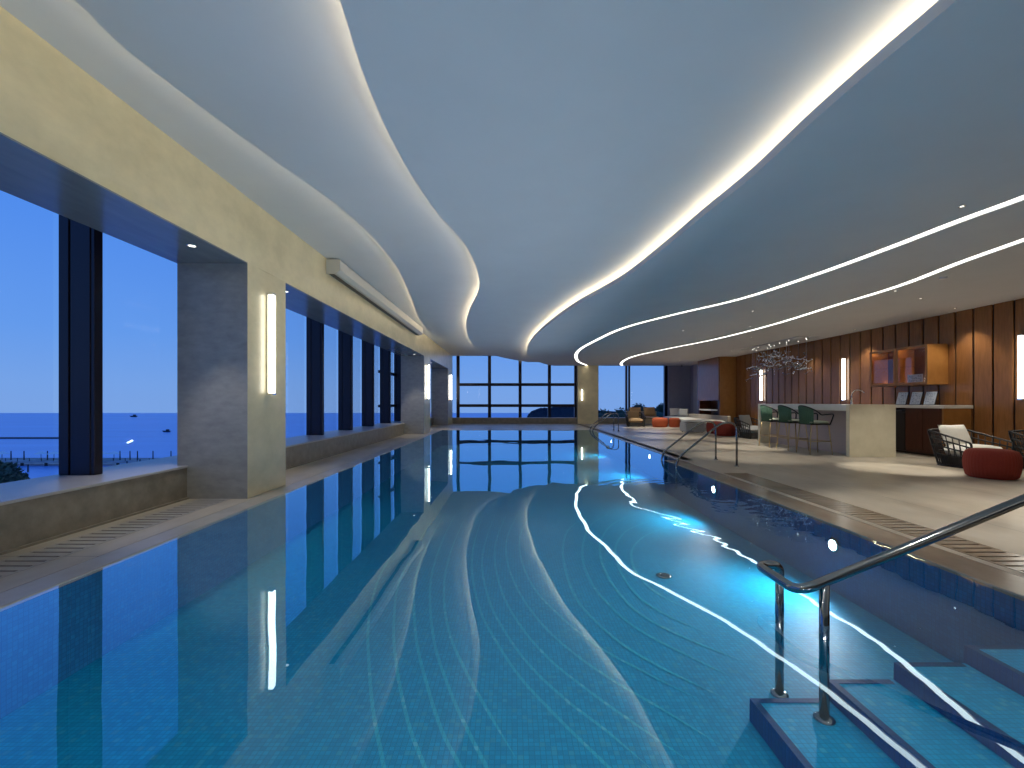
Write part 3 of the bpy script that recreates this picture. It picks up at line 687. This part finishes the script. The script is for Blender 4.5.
# bar stools
def stool(loc,label):
    t=empty('bar_stool',loc,label,'bar stool','green woven bar stools at the counter')
    # local: faces +X, back at -X
    for sx in (-1,1):
        for sy in (-1,1):
            MB().tube([(sx*.20,sy*.20,.68),(sx*.255,sy*.245,.001)],[.014,.010],10).build('leg',M['brass'],t)
    q=MB(); q.tube([(-.235,-.23,.30),(-.235,.23,.30),(.235,.23,.30),(.235,-.23,.30)],.009,8,closed=True); q.build('footrest',M['brass'],t)
    q=MB(); q.box(-.22,.24,-.225,.225,.675,.70); q.build('seat_frame',M['black'],t,bevel=.01)
    pill(.47,.45,.085,(.01,0,.735)).build('seat',M['seatpad'],t)
    # curved back shell wrapping round to the arms, woven cords
    q=MB(); vs=[]; n=22; R0=.27
    prof=[]
    for i in range(n+1):
        a=PI*(.5+i/n)   # 90..270 deg
        x=.0+R0*math.cos(a)*1.02; y=.27*math.sin(a)
        if i<5 or i>n-5: pass
        f=abs(math.cos(a))
        zt=.90+.21*f**.8; prof.append((x-.02,y,zt,f))
    for (x,y,zt,f) in prof:
        zb=.70
        vs += [(x*.93,y*.93,zb),(x*1.04,y*1.02,zt),(x*1.04+.014*(1 if x>0 else 1),y*.99,zt),(x*.93+.014,y*.90,zb)]
    fs=[]
    for i in range(n):
        a=4*i; b=4*(i+1)
        for k in range(4): fs.append((a+k,b+k,b+(k+1)%4,a+(k+1)%4))
    keep=[(4,n-4)]
    fs=[fc for j,fc in enumerate(fs) if 4<=j//4<n-4]
    q._add(vs,fs,True)
    for i in range(4,n-3):
        x,y,zt,f=prof[i]; q.tube([(x*.93-.006,y*.93,.70),(x*1.04-.006,y*1.03,zt)],.009,6)
    q.build('backrest',M['green'],t)
    pts=[(.26,.262,.72),(.27,.275,.95)]+[(x*1.04,y*1.03,zt+.005) for x,y,zt,f in prof]+[(.27,-.275,.95),(.26,-.262,.72)]
    pts=[(.225,-.215,.69)]+[(.27,-.275,.93)]+[(x*1.04,y*1.03,zt+.005) for x,y,zt,f in reversed(prof)]+[(.27,.275,.93),(.225,.215,.69)]
    MB().tube(arc_path(pts,.05,3),.014,8).build('armrest',M['black'],t)
    return t
for y,lb in ((10.46,'green woven bar stool nearest the end of the counter'),(11.27,'middle of the three green woven bar stools'),(12.08,'green woven bar stool farthest along the counter')):
    stool((7.02,y,0),lb)

# back counter, worktop, fridge
CX=9.24
t=empty('counter_cabinet',(CX,9.64,0),'dark wood back bar cabinet against the panelled wall','cabinet'); P0=(CX,9.64,0)
rel(MB().box(CX+.03,XR-.012,9.68,10.58,.05,1.06),P0).build('body',M['wooddark'],t); rel(MB().box(CX+.03,XR-.012,11.2,13.2,.05,1.06),P0).build('body',M['wooddark'],t)
rel(MB().box(CX+.005,XR-.012,9.64,9.679,.001,1.06),P0).build('side_panel',M['woodlight'],t)
for a,b in ((9.69,10.13),(10.14,10.58),(11.21,11.86),(11.87,12.52),(12.53,13.19)):
    rel(MB().box(CX+.008,CX+.029,a,b,.10,1.05),P0).build('door',M['wooddark'],t,bevel=.004)
rel(MB().box(CX+.06,XR-.02,9.68,13.2,.001,.049),P0).build('plinth',M['black'],t)
tag(MB().box(CX-.02,XR-.006,9.60,13.25,1.0605,1.13).build('worktop',M['bartop'],bevel=.005),'thin pale worktop along the back bar cabinet','worktop')
t=empty('wine_fridge',(CX,10.6,0),'black under-counter fridge between the bar and the dark cabinet doors','fridge'); P0=(CX,10.6,0)
rel(MB().box(CX+.05,XR-.02,10.60,11.18,.055,1.02),P0).build('body',M['black'],t)
rel(MB().box(CX+.01,CX+.049,10.60,11.18,.07,.96),P0).build('door',M['black'],t,bevel=.006)
rel(MB().tube([(CX-.02,10.64,.99),(CX-.02,11.14,.99)],.01,8),P0).build('handle',M['steel'],t)

# wall cabinet with glass doors
WX=9.37; WY0,WY1,WZ0,WZ1=10.15,11.78,1.60,2.51
t=empty('wall_cabinet',(WX,WY0,WZ0),'honey wood wall cabinet with two lit glass doors','wall cabinet'); P0=(WX,WY0,WZ0)
q=MB(); q.box(WX+.02,XR-.012,WY0,WY1,WZ0,WZ0+.03).box(WX+.02,XR-.012,WY0,WY1,WZ1-.03,WZ1).box(WX+.02,XR-.012,WY0,WY0+.03,WZ0+.031,WZ1-.031).box(WX+.02,XR-.012,WY1-.03,WY1,WZ0+.031,WZ1-.031).box(WX+.06,XR-.012,10.98,11.01,WZ0+.031,WZ1-.031)
rel(q,P0).build('body',M['woodlight'],t)
rel(MB().box(XR-.03,XR-.013,WY0+.031,WY1-.031,WZ0+.031,WZ1-.031),P0).build('back_panel',M['wooddark'],t)
for a,b in ((WY0,10.985),(11.0,WY1)):
    q=MB(); w=.06
    q.box(WX-.002,WX+.018,a,a+w,WZ0,WZ1).box(WX-.002,WX+.018,b-w,b,WZ0,WZ1).box(WX-.002,WX+.018,a+w,b-w,WZ0,WZ0+w).box(WX-.002,WX+.018,a+w,b-w,WZ1-w,WZ1)
    d=rel(q,P0).build('door',M['woodlight'],t)
    rel(MB().box(WX+.006,WX+.010,a+w,b-w,WZ0+w,WZ1-w),P0).build('pane',M['cabglass'],d)
for a,b in ((WY0+.035,10.975),(11.015,WY1-.035)):
    rel(MB().box(WX+.08,XR-.04,a,b,2.04,2.052),P0).build('shelf',M['cabglass'],t)
    rel(MB().box(WX+.05,WX+.08,a,b,WZ1-.045,WZ1-.031),P0).build('light_strip',M['cabled'],t)
    rel(MB().box(XR-.09,XR-.06,a,b,WZ0+.031,WZ0+.04),P0).build('light_strip',M['cabled'],t)

def card(name,loc,w,h,label,cat,grp=None,tilt=0,easel=True,seed=1):
    """a printed card facing -X, tilted back, on a small stand"""
    t=empty(name,loc,label,cat,grp); rnd=random.Random(seed)
    T=Matrix.Rotation(tilt,4,'Y')
    q=MB().box(0,.008,-w/2,w/2,.012,h); q.cur=1; rows=7
    for r_ in range(rows):
        z=.04+(h-.08)*r_/(rows-1); y=-w/2+.03
        while y<w/2-.04:
            l=rnd.uniform(.02,.05)
            if rnd.random()<.8: q.box(-.0015,-.0002,y,min(y+l,w/2-.03),z,z+.012)
            y+=l+.02
    q.xform(T); q.build('card',[M['paper'],M['ink']],t)
    if easel:
        q=MB(); q.box(-.02,.014,-w/2-.012,w/2+.012,.0,.012); q.build('foot',M['black'],t)
        q=MB(); q.box(.010,.018,-w/2-.012,w/2+.012,.012,h+.012); q.xform(T); q.build('backing',M['black'],t)
        MB().tube([(.05*1+.0,0,h*.75),(.17,0,.004)],.006,6).build('strut',M['black'],t)
    return t
card('display_card',(WX+.14,10.62,WZ0+.042),.40,.21,'white printed card inside the lit wall cabinet','card',easel=False,seed=3)
for i,(y,lb) in enumerate(((10.18,'rightmost of the three standing menu boards on the worktop'),(10.54,'middle of the three standing menu boards on the worktop'),(10.92,'leftmost of the three standing menu boards on the worktop'))):
    card('menu_board',(9.42,y,1.131),.26,.31,lb,'menu board','menu boards standing on the back worktop',tilt=R(14),seed=10+i)

# ------------------------------------------------------------------ chandelier
t=empty('glass_chandelier',(9.05,15.45,L4),'long chandelier of many clear glass branches hanging beyond the bar','chandelier')
MB().box(-.35,.35,-1.75,1.75,-.02,-.001).build('ceiling_plate',M['lip'],t,bevel=.005)
rnd=random.Random(5)
for i in range(15):
    y=-1.6+3.2*i/14; x=.25*math.sin(i*2.4)
    q=MB(); q.tube([(x,y,-.025),(x,y,-.95-.1*math.sin(i))],.0035,5); q.build('wire',M['chrome'],t)
    q=MB(); q.ico((x,y,-.04),.015,1); q.build('lamp',M['chandbulb'],t)
for i in range(95):
    y=rnd.uniform(-1.45,1.45); x=rnd.uniform(-.35,.35); z=-.68+.22*math.cos(y*2.1)+rnd.gauss(0,.14); z=max(-1.25,min(-.35,z)); an=rnd.uniform(0,PI); l=rnd.uniform(.10,.22); up=rnd.uniform(-.08,.10)
    q=MB(); d=Vector((math.cos(an),math.sin(an),0))
    a=Vector((x,y,z)); b=a+d*l+Vector((0,0,up)); c=a-d*l*.7+Vector((0,0,up*.5+.03))
    q.tube([c,a,b],[.008,.022,.010],6); q.ico(b,.045,1,(1,1,.5)); q.ico(c,.032,1)
    q.build('glass_branch', M['crystal'] if i%2 else M['chrome'],t)

# ------------------------------------------------------------------ lounge furniture
def rope_chair(loc,rz,label,w=.96,d=.80,cush=M['cushion'],pillow=True,fabmat=None):
    """low rope armchair, faces -Y locally"""
    t=empty('lounge_chair',loc,label,'armchair','low black rope armchairs with pale cushions',rz)
    w2=w/2; d2=d/2
    # side frames and back
    def side(s):
        return [(s*(w2-.06),-d2,.02),(s*w2,-d2-.02,.47),(s*(w2-.02),d2+.06,.66),(s*(w2-.10),d2-.06,.02)]
    q=MB()
    for s in (-1,1): q.tube(arc_path(side(s)+[side(s)[0]],.05,4),.018,8)
    q.tube([(-w2+.02,d2+.06,.66),(0,d2+.12,.68),(w2-.02,d2+.06,.66)],.018,8)
    q.tube([(-w2+.10,d2-.06,.02),(w2-.10,d2-.06,.02)],.018,8); q.tube([(-w2+.06,-d2,.05),(w2-.06,-d2,.05)],.018,8)
    q.build('frame',M['black'],t)
    q=MB()
    for s in (-1,1):
        bl,fb,bt=Vector(side(s)[0]),Vector(side(s)[1]),Vector(side(s)[2]); bb=Vector(side(s)[3])
        for k in range(1,13):
            u=k/13; lo=bl.lerp(bb,u); hi=fb.lerp(bt,u)
            sh=.05*(1 if k%2 else -1)
            q.tube([lo,hi+Vector((0,sh*.6,0))],.008,5)
        for v in (.33,.58,.80): q.tube([bl.lerp(fb,v),bb.lerp(bt,v)],.014,6)
    for k in range(0,17):
        u=k/16; lo=Vector((-w2+.10+(w-.20)*u,d2-.06,.03)); hi=Vector((-w2+.02+(w-.04)*u,d2+.06+.055*math.sin(PI*u),.66))
        q.tube([lo,hi],.009,5)
    for v in (.33,.6,.8): q.tube([(-w2+.10-.08*v,d2-.06+.12*v,.02+.64*v),(0,d2-.06+.17*v,.02+.64*v),(w2-.10+.08*v,d2-.06+.12*v,.02+.64*v)],.012,6)
    q.build('rope_weave',M['rope'],t)
    MB().box(-w2+.10,w2-.10,-d2-.01,d2-.10,.03,.20).build('seat_base',M['rope'],t,bevel=.02)
    pill(w-.14,d-.04,.24,(0,-.05,.30)).build('seat_cushion',cush,t)
    if pillow:
        q=pill(w-.30,.44,.16,(0,0,0)); q.xform(Matrix.Translation((-.02,d2-.10,.56))@Matrix.Rotation(R(68),4,'X')); q.build('back_cushion',cush,t)
    return t
rope_chair((8.50,8.35,0),R(8),'black rope armchair with off-white cushions behind the big red pouf',w=.90,d=.66)
rope_chair((6.05,22.15,0),R(-4),'far rope armchair with tan pillow in front of the far right window',w=.86,d=.72,pillow=True,cush=M['tanfab'])
rope_chair((7.95,14.95,0),R(10),'rope armchair with pale grey back cushion beyond the bar stools',w=.72,d=.70,cush=M['greyfab'])
rope_chair((9.40,7.75,0),R(-8),'rope lounge seat cut off by the right edge of the picture',w=.74,d=.8,pillow=False)

def pouf(x,y,r,h,mat,label,ribs=44):
    prof=[(r*.80,.001),(r*.90,.03),(r*.97,h*.3),(r,h*.55),(r*.97,h*.8),(r*.88,h*.95),(r*.7,h),(r*.3,h+.005),(.02,h+.006)]
    seg=ribs*4
    t=tag(MB().lathe(prof,0,0,seg,wob=lambda k: .012*math.cos(2*PI*k/4)).build('pouf',mat,loc=(x,y,0)),label,'pouf','round knitted poufs')
    return t
pouf(7.62,7.15,.33,.45,M['red'],'big dark red knitted pouf in front of the nearest armchair')
pouf(8.88,6.85,.28,.40,M['red'],'red knitted pouf cut off by the right edge of the picture')
pouf(7.10,21.6,.37,.45,M['orange'],'orange knitted pouf beside the far rope armchair')
pouf(7.76,21.5,.26,.44,M['orange'],'smaller orange knitted pouf between the other orange pouf and the beige sofa end')
pouf(7.62,16.1,.38,.47,M['red'],'red knitted pouf between the grey ottoman and the grey cushioned armchair')
pouf(7.75,17.2,.30,.46,M['red'],'small red knitted pouf right beside the grey ottoman')
# grey ottoman
t=empty('ottoman',(7.12,17.8,0),'square pale grey ottoman near the red poufs','ottoman')
rbox(.72,.72,.36,(0,0,.03)).build('base',M['greyfab'],t,bevel=.04,bseg=3); pill(.74,.74,.14,(0,0,.42)).build('cushion',M['greyfab'],t)
for sx in (-1,1):
    for sy in (-1,1): MB().cyl(sx*.28,sy*.28,.001,.03,.02,10).build('leg',M['black'],t)
# long beige sofa
t=empty('long_sofa',(8.49,21.3,0),'long low beige sofa along the far lounge','sofa')
MB().box(-.43,.43,-2.7,2.9,.05,.30).build('base',M['beigefab'],t,bevel=.03)
for k in range(4):
    y=-2.0+1.4*k; pill(.86,1.38,.16,(0,y,.37)).build('seat_cushion',M['cushion'],t)
MB().box(.40,.58,-2.7,2.9,.05,.62).build('backrest',M['beigefab'],t,bevel=.04)
for k in range(4):
    for sx in (-.35,.35): MB().cyl(sx,-2.5+1.75*k,.001,.05,.02,10).build('leg',M['black'],t)
t=empty('window_sofa',(6.9,23.6,0),'beige sofa with tan back pillows under the far right window','sofa')
MB().box(-.8,.8,-.40,.42,.06,.32).build('base',M['beigefab'],t,bevel=.03)
for x in (-.4,.4): pill(.78,.8,.16,(x,0,.38)).build('seat_cushion',M['beigefab'],t)
MB().box(-.8,.8,.36,.52,.06,.72).build('backrest',M['beigefab'],t,bevel=.04)
for x in (-.7,.7):
    for y in (-.33,.38): MB().cyl(x,y,.001,.06,.02,10).build('leg',M['black'],t)
def throw(x,y,z,w,h,mat,label,rz=0,tilt=70):
    q=pill(w,h,.15); q.xform(Matrix.Rotation(rz,4,'Z')@Matrix.Rotation(R(tilt),4,'X'))
    tag(q.build('cushion',mat,loc=(x,y,z)),label,'cushion','loose cushions in the far lounge')
throw(6.48,23.62,.69,.62,.50,M['tanfab'],'left tan cushion leaning on the window sofa')
throw(7.20,23.56,.70,.62,.50,M['tanfab'],'right tan cushion leaning on the window sofa',rz=.1)
throw(8.42,23.3,.70,.50,.40,M['white'],'white cushion at the far end of the long sofa')
throw(8.60,22.6,.68,.46,.38,M['greyfab'],'grey green cushion next to the white one on the long sofa',rz=-.5)
# small camera / sign near the far right ceiling
t=empty('security_camera',(9.05,24.0,L4-.001),'tiny white ceiling camera beside the wood unit','camera')
MB().cyl(0,0,-.05,0,.06,16).build('mount',M['white'],t); MB().ico((0,0,-.06),.05,2).build('dome',M['black'],t)
# smoke detector on right ceiling
t=empty('smoke_detector',(6.9,7.2,L4-.001),'small round detector on the low right ceiling','detector')
MB().cyl(0,0,-.03,0,.05,16).build('housing',M['white'],t)

# ------------------------------------------------------------------ outside
SZ=-14.0
q=MB(); q._add([(-1600,60,SZ),(1600,60,SZ),(1600,622,SZ),(-1600,622,SZ)],[(0,1,2,3)],False)
q._add([(-1600,-300,SZ),(-30,-300,SZ),(-30,60,SZ),(-1600,60,SZ)],[(0,1,2,3)],False)
tag(q.build('sea',M['sea']),'calm blue evening sea beyond the windows','sea',kind='stuff')
q=MB(); q.box(-22,200,-60,70,SZ-.5,SZ+.3); struct(q.build('ground',M['ground']),'dark ground around the building')
q=MB(); q.box(XG-.06,XR+.4,YN-.3,YF+.5,-3.0,T-.0); struct(q.build('building_slab',M['nearwall']))
# pier and promenade seen below the left window
def outp(px,py,z=SZ): Y=(EYE-z)*F/(py-402); return ((px-512)*Y/F,Y)
t=empty('pier',(-110,124,SZ),'long low wooden pier across the water below the left windows','pier'); P0=(-110,124,SZ)
rel(MB().box(-210,-36,107,113,SZ+.7,SZ+1.1),P0).build('deck',M['pier'],t)
for k in range(30):
    rel(MB().box(-208+5.7*k,-207.6+5.7*k,106.9,107.3,SZ,SZ+.7),P0).build('pile',M['trunk'],t)
q=MB()
for k in range(60): q.box(-209+2.85*k,-208.9+2.85*k,107.1,107.2,SZ+1.1,SZ+1.85)
q.box(-209,-38,107.1,107.2,SZ+1.82,SZ+1.88); rel(q,P0).build('railing',M['boat'],t)
tag(MB().box(-260,-187,186,189,SZ,SZ+.5).build('breakwater',M['boat']),'thin dark breakwater line in the sea seen left of the first mullion','breakwater')
def umbrella(px,label,s=.72):
    x=(px-512)*110/F; t=empty('beach_umbrella',(x,110,SZ+1.1),label,'umbrella','white beach umbrellas on the pier')
    MB().cyl(0,0,0,2.3*s,.05,8).build('pole',M['trunk'],t); MB().cyl(0,0,2.0*s,2.9*s,1.9*s,8,.05).build('canopy',M['white'],t)
for px,lb in ((2,'white umbrella on the pier at the left edge of the picture'),(41,'white umbrella on the pier left of the first mullion'),(54,'white umbrella on the pier touching the first mullion'),(102,'white umbrella on the pier just right of the first mullion'),(114,'large white umbrella on the pier right of the first mullion')): umbrella(px,lb)
for i,px in enumerate((11,24,47.5,120,130,137.5,153,171)):
    x=(px-512)*109.5/F; t=tag(MB().cyl(0,0,0,2.2,.14,8,.10).build('pier_post',M['boat'],loc=(x,109.5,SZ+1.1)),'slim dark post standing on the pier','post','dark posts along the pier')
for i,(px,py) in enumerate(((28,472),(140,466),(153,463),(127,468))):
    x,y=outp(px,py); tag(MB().cyl(0,0,-.5,1.6,.16,8,.12).build('mooring_pile',M['boat'],loc=(x,y,SZ)),'dark mooring pile in the shallows before the pier','pile','mooring piles before the pier')
def boat(px,py,s,label):
    x,y=outp(px,py); t=empty('boat',(x,y,SZ),label,'boat','small boats on the sea')
    q=MB(); q.hexa([(-1.6*s,-.5*s,0),(1.4*s,-.5*s,0),(1.4*s,.5*s,0),(-1.6*s,.5*s,0)],[(-2.2*s,-.8*s,.8*s),(1.7*s,-.8*s,.7*s),(1.7*s,.8*s,.7*s),(-2.2*s,.8*s,.8*s)]); q.build('hull',M['boat'],t)
    MB().box(-.3*s,1.0*s,-.5*s,.5*s,.7*s,1.5*s).build('cabin',M['boat'],t)
boat(167,432,.9,'small dark boat on the sea right of the first mullion'); boat(134,417,1.6,'tiny dark boat near the horizon right of the first mullion')
# foliage made of many small leaves
def foliage(c, rad, n, leaf, seed):
    rnd=random.Random(seed); q=MB()
    for i in range(n):
        while True:
            p=Vector((rnd.uniform(-1,1),rnd.uniform(-1,1),rnd.uniform(-1,1)))
            if .25<p.length<1: break
        p=Vector((c[0]+p.x*rad[0],c[1]+p.y*rad[1],c[2]+p.z*rad[2])); 
        a=Vector((rnd.gauss(0,1),rnd.gauss(0,1),rnd.gauss(0,1))).normalized(); b=a.orthogonal().normalized(); s=leaf*rnd.uniform(.6,1.3)
        q._add([p-a*s,p+b*s*.45,p+a*s,p-b*s*.45],[(0,1,2,3)],False)
    return q
def tree(x,y,z0,ztop,crowns,label,leaf,seed,mat,n=500):
    t=empty('tree',(x,y,z0),label,'tree','trees outside the windows')
    MB().tube([(0,0,0),(.1,.1,(ztop-z0)*.5),(0,0,(ztop-z0)*.85)],[.25,.2,.1],8).build('trunk',M['trunk'],t)
    q=MB()
    for i,(dx,dy,dz,rx,rz_) in enumerate(crowns):
        f=foliage((dx,dy,ztop-z0+dz),(rx,rx,rz_),n,leaf,seed+i); q._add(f.v,f.f,False)
        g=MB().ico((dx,dy,ztop-z0+dz),1,2,(rx*.75,rx*.75,rz_*.75),.12); q._add(g.v,g.f,True)
    q.build('crown',mat,t)
# bush-topped tree by the left window
tree(-13.0,11.4,SZ+.3,-1.0,[(0,0,0,.55,.68),(-1.0,.3,.0,.7,.8),(.55,.2,-.30,.40,.42)],'leafy pale shrub top at the bottom left corner of the first window',.09,1,M['leafpale'],1400)
# trees beyond the far right window
YT=60
def tp(px,py,Y=YT): return ((px-512)*Y/F, Y, EYE-(py-402)*Y/F)
for i,(px,py,w,h,lb) in enumerate(((604,417,1.4,1.1,'low dark tree beyond the far window just right of the pier'),(620,416,1.3,1.2,'low dark tree beyond the far window left of its double mullion'),(638,410,1.5,.95,'rounded dark tree above the far armchair'),(652,413,1.2,.7,'small dark tree beyond the window above the tan cushions'),(662,409,1.0,.8,'thin dark tree at the right end of the far window'),(664,415,1.9,.9,'broad low dark tree at the right end of the far window'))):
    Yt=56+7*((i*2)%6+(i>2)); k=Yt/60; x,y,z=tp(px,py,Yt); tree(x,y,(SZ+.3),z,[(0,0,0,w*.75*k,h*k),(.8*w*.6*k,.3,-.3,w*.6*k,h*.7*k),(-.8*w*.6*k,-.2,-.4,w*.6*k,h*.7*k)],lb,.22,40+i*5,M['leaf'],260)
q=MB(); rnd=random.Random(3)
for k in range(26):
    x=9.4+k*.4; q.ico((x,50,-1.0+rnd.uniform(-.3,.3)),.8,2,(1,1,1.1),.12)
q.box(9,20.5,49.2,50.8,SZ,-1.0)
tag(q.build('hedge',M['leaf']),'dark belt of foliage along the bottom of the far right window','hedge',kind='stuff')
# headland
q=MB(); hx=[(529,417),(533,412),(541,409),(553,408),(560,407),(572,407),(580,408),(600,411),(640,413),(700,417)]
YH=430
top=[((px-512)*YH/F, EYE-(py-402)*YH/F) for px,py in hx]
n=len(top); vs=[]
for x,z in top: vs+=[(x,YH,SZ),(x,YH+4,z),(x,YH+40,z),(x,YH+60,SZ)]
fs=[]
for i in range(n-1):
    for k in range(3): fs.append((4*i+k,4*i+4+k,4*i+5+k,4*i+1+k))
q._add(vs,fs,False); q._add([vs[0],vs[1],vs[2],vs[3]],[(0,1,2,3)],False)
rnd=random.Random(8)
for k in range(40):
    u=rnd.uniform(0,n-1.01); i=int(u); f_=u-i; x=top[i][0]*(1-f_)+top[i+1][0]*f_; z=top[i][1]*(1-f_)+top[i+1][1]*f_
    q.ico((x,YH+5,z-.8),rnd.uniform(1.2,2.6),1,(1.5,1,.8),.1)
tag(q.build('headland',M['hill'],recalc=True),'dark wooded headland on the horizon through the far windows','headland')

# ------------------------------------------------------------------ sky
w=bpy.data.worlds.new('dusk'); scn.world=w; w.use_nodes=True; nt=w.node_tree; nt.nodes.clear(); L=nt.links.new
out=N(nt,'ShaderNodeOutputWorld'); bg=N(nt,'ShaderNodeBackground'); L(bg.outputs[0],out.inputs[0])
tc=N(nt,'ShaderNodeTexCoord'); sp=N(nt,'ShaderNodeSeparateXYZ'); L(tc.outputs['Generated'],sp.inputs[0])
rp=N(nt,'ShaderNodeValToRGB'); e=rp.color_ramp.elements; e[0].position=0; e[0].color=(.20,.38,.78,1); e[1].position=1; e[1].color=(.03,.12,.48,1)
for p,c in ((.03,(.19,.38,.80)),(.12,(.135,.34,.84)),(.30,(.085,.275,.85)),(.5,(.06,.22,.76))):
    k=rp.color_ramp.elements.new(p); k.color=(*c,1)
L(sp.outputs[2],rp.inputs[0]); L(rp.outputs[0],bg.inputs[0]); bg.inputs[1].default_value=1.0

# ------------------------------------------------------------------ camera and view
cd=bpy.data.cameras.new('camera'); cam=bpy.data.objects.new('camera',cd); COL.objects.link(cam)
cam.location=(0,0,EYE); cam.rotation_euler=(PI/2,0,0)
cd.sensor_fit='HORIZONTAL'; cd.sensor_width=36; cd.lens=36*F/1024; cd.shift_y=18/1024; cd.clip_start=.05; cd.clip_end=4000
scn.camera=cam
v=scn.view_settings; v.view_transform='Standard'; v.look='None'; v.exposure=0; v.gamma=1; v.use_curve_mapping=False
cy=scn.cycles; cy.max_bounces=10; cy.diffuse_bounces=5; cy.glossy_bounces=5; cy.transmission_bounces=6; cy.transparent_max_bounces=12
cy.caustics_reflective=False; cy.caustics_refractive=False; cy.sample_clamp_indirect=4; cy.use_denoising=True
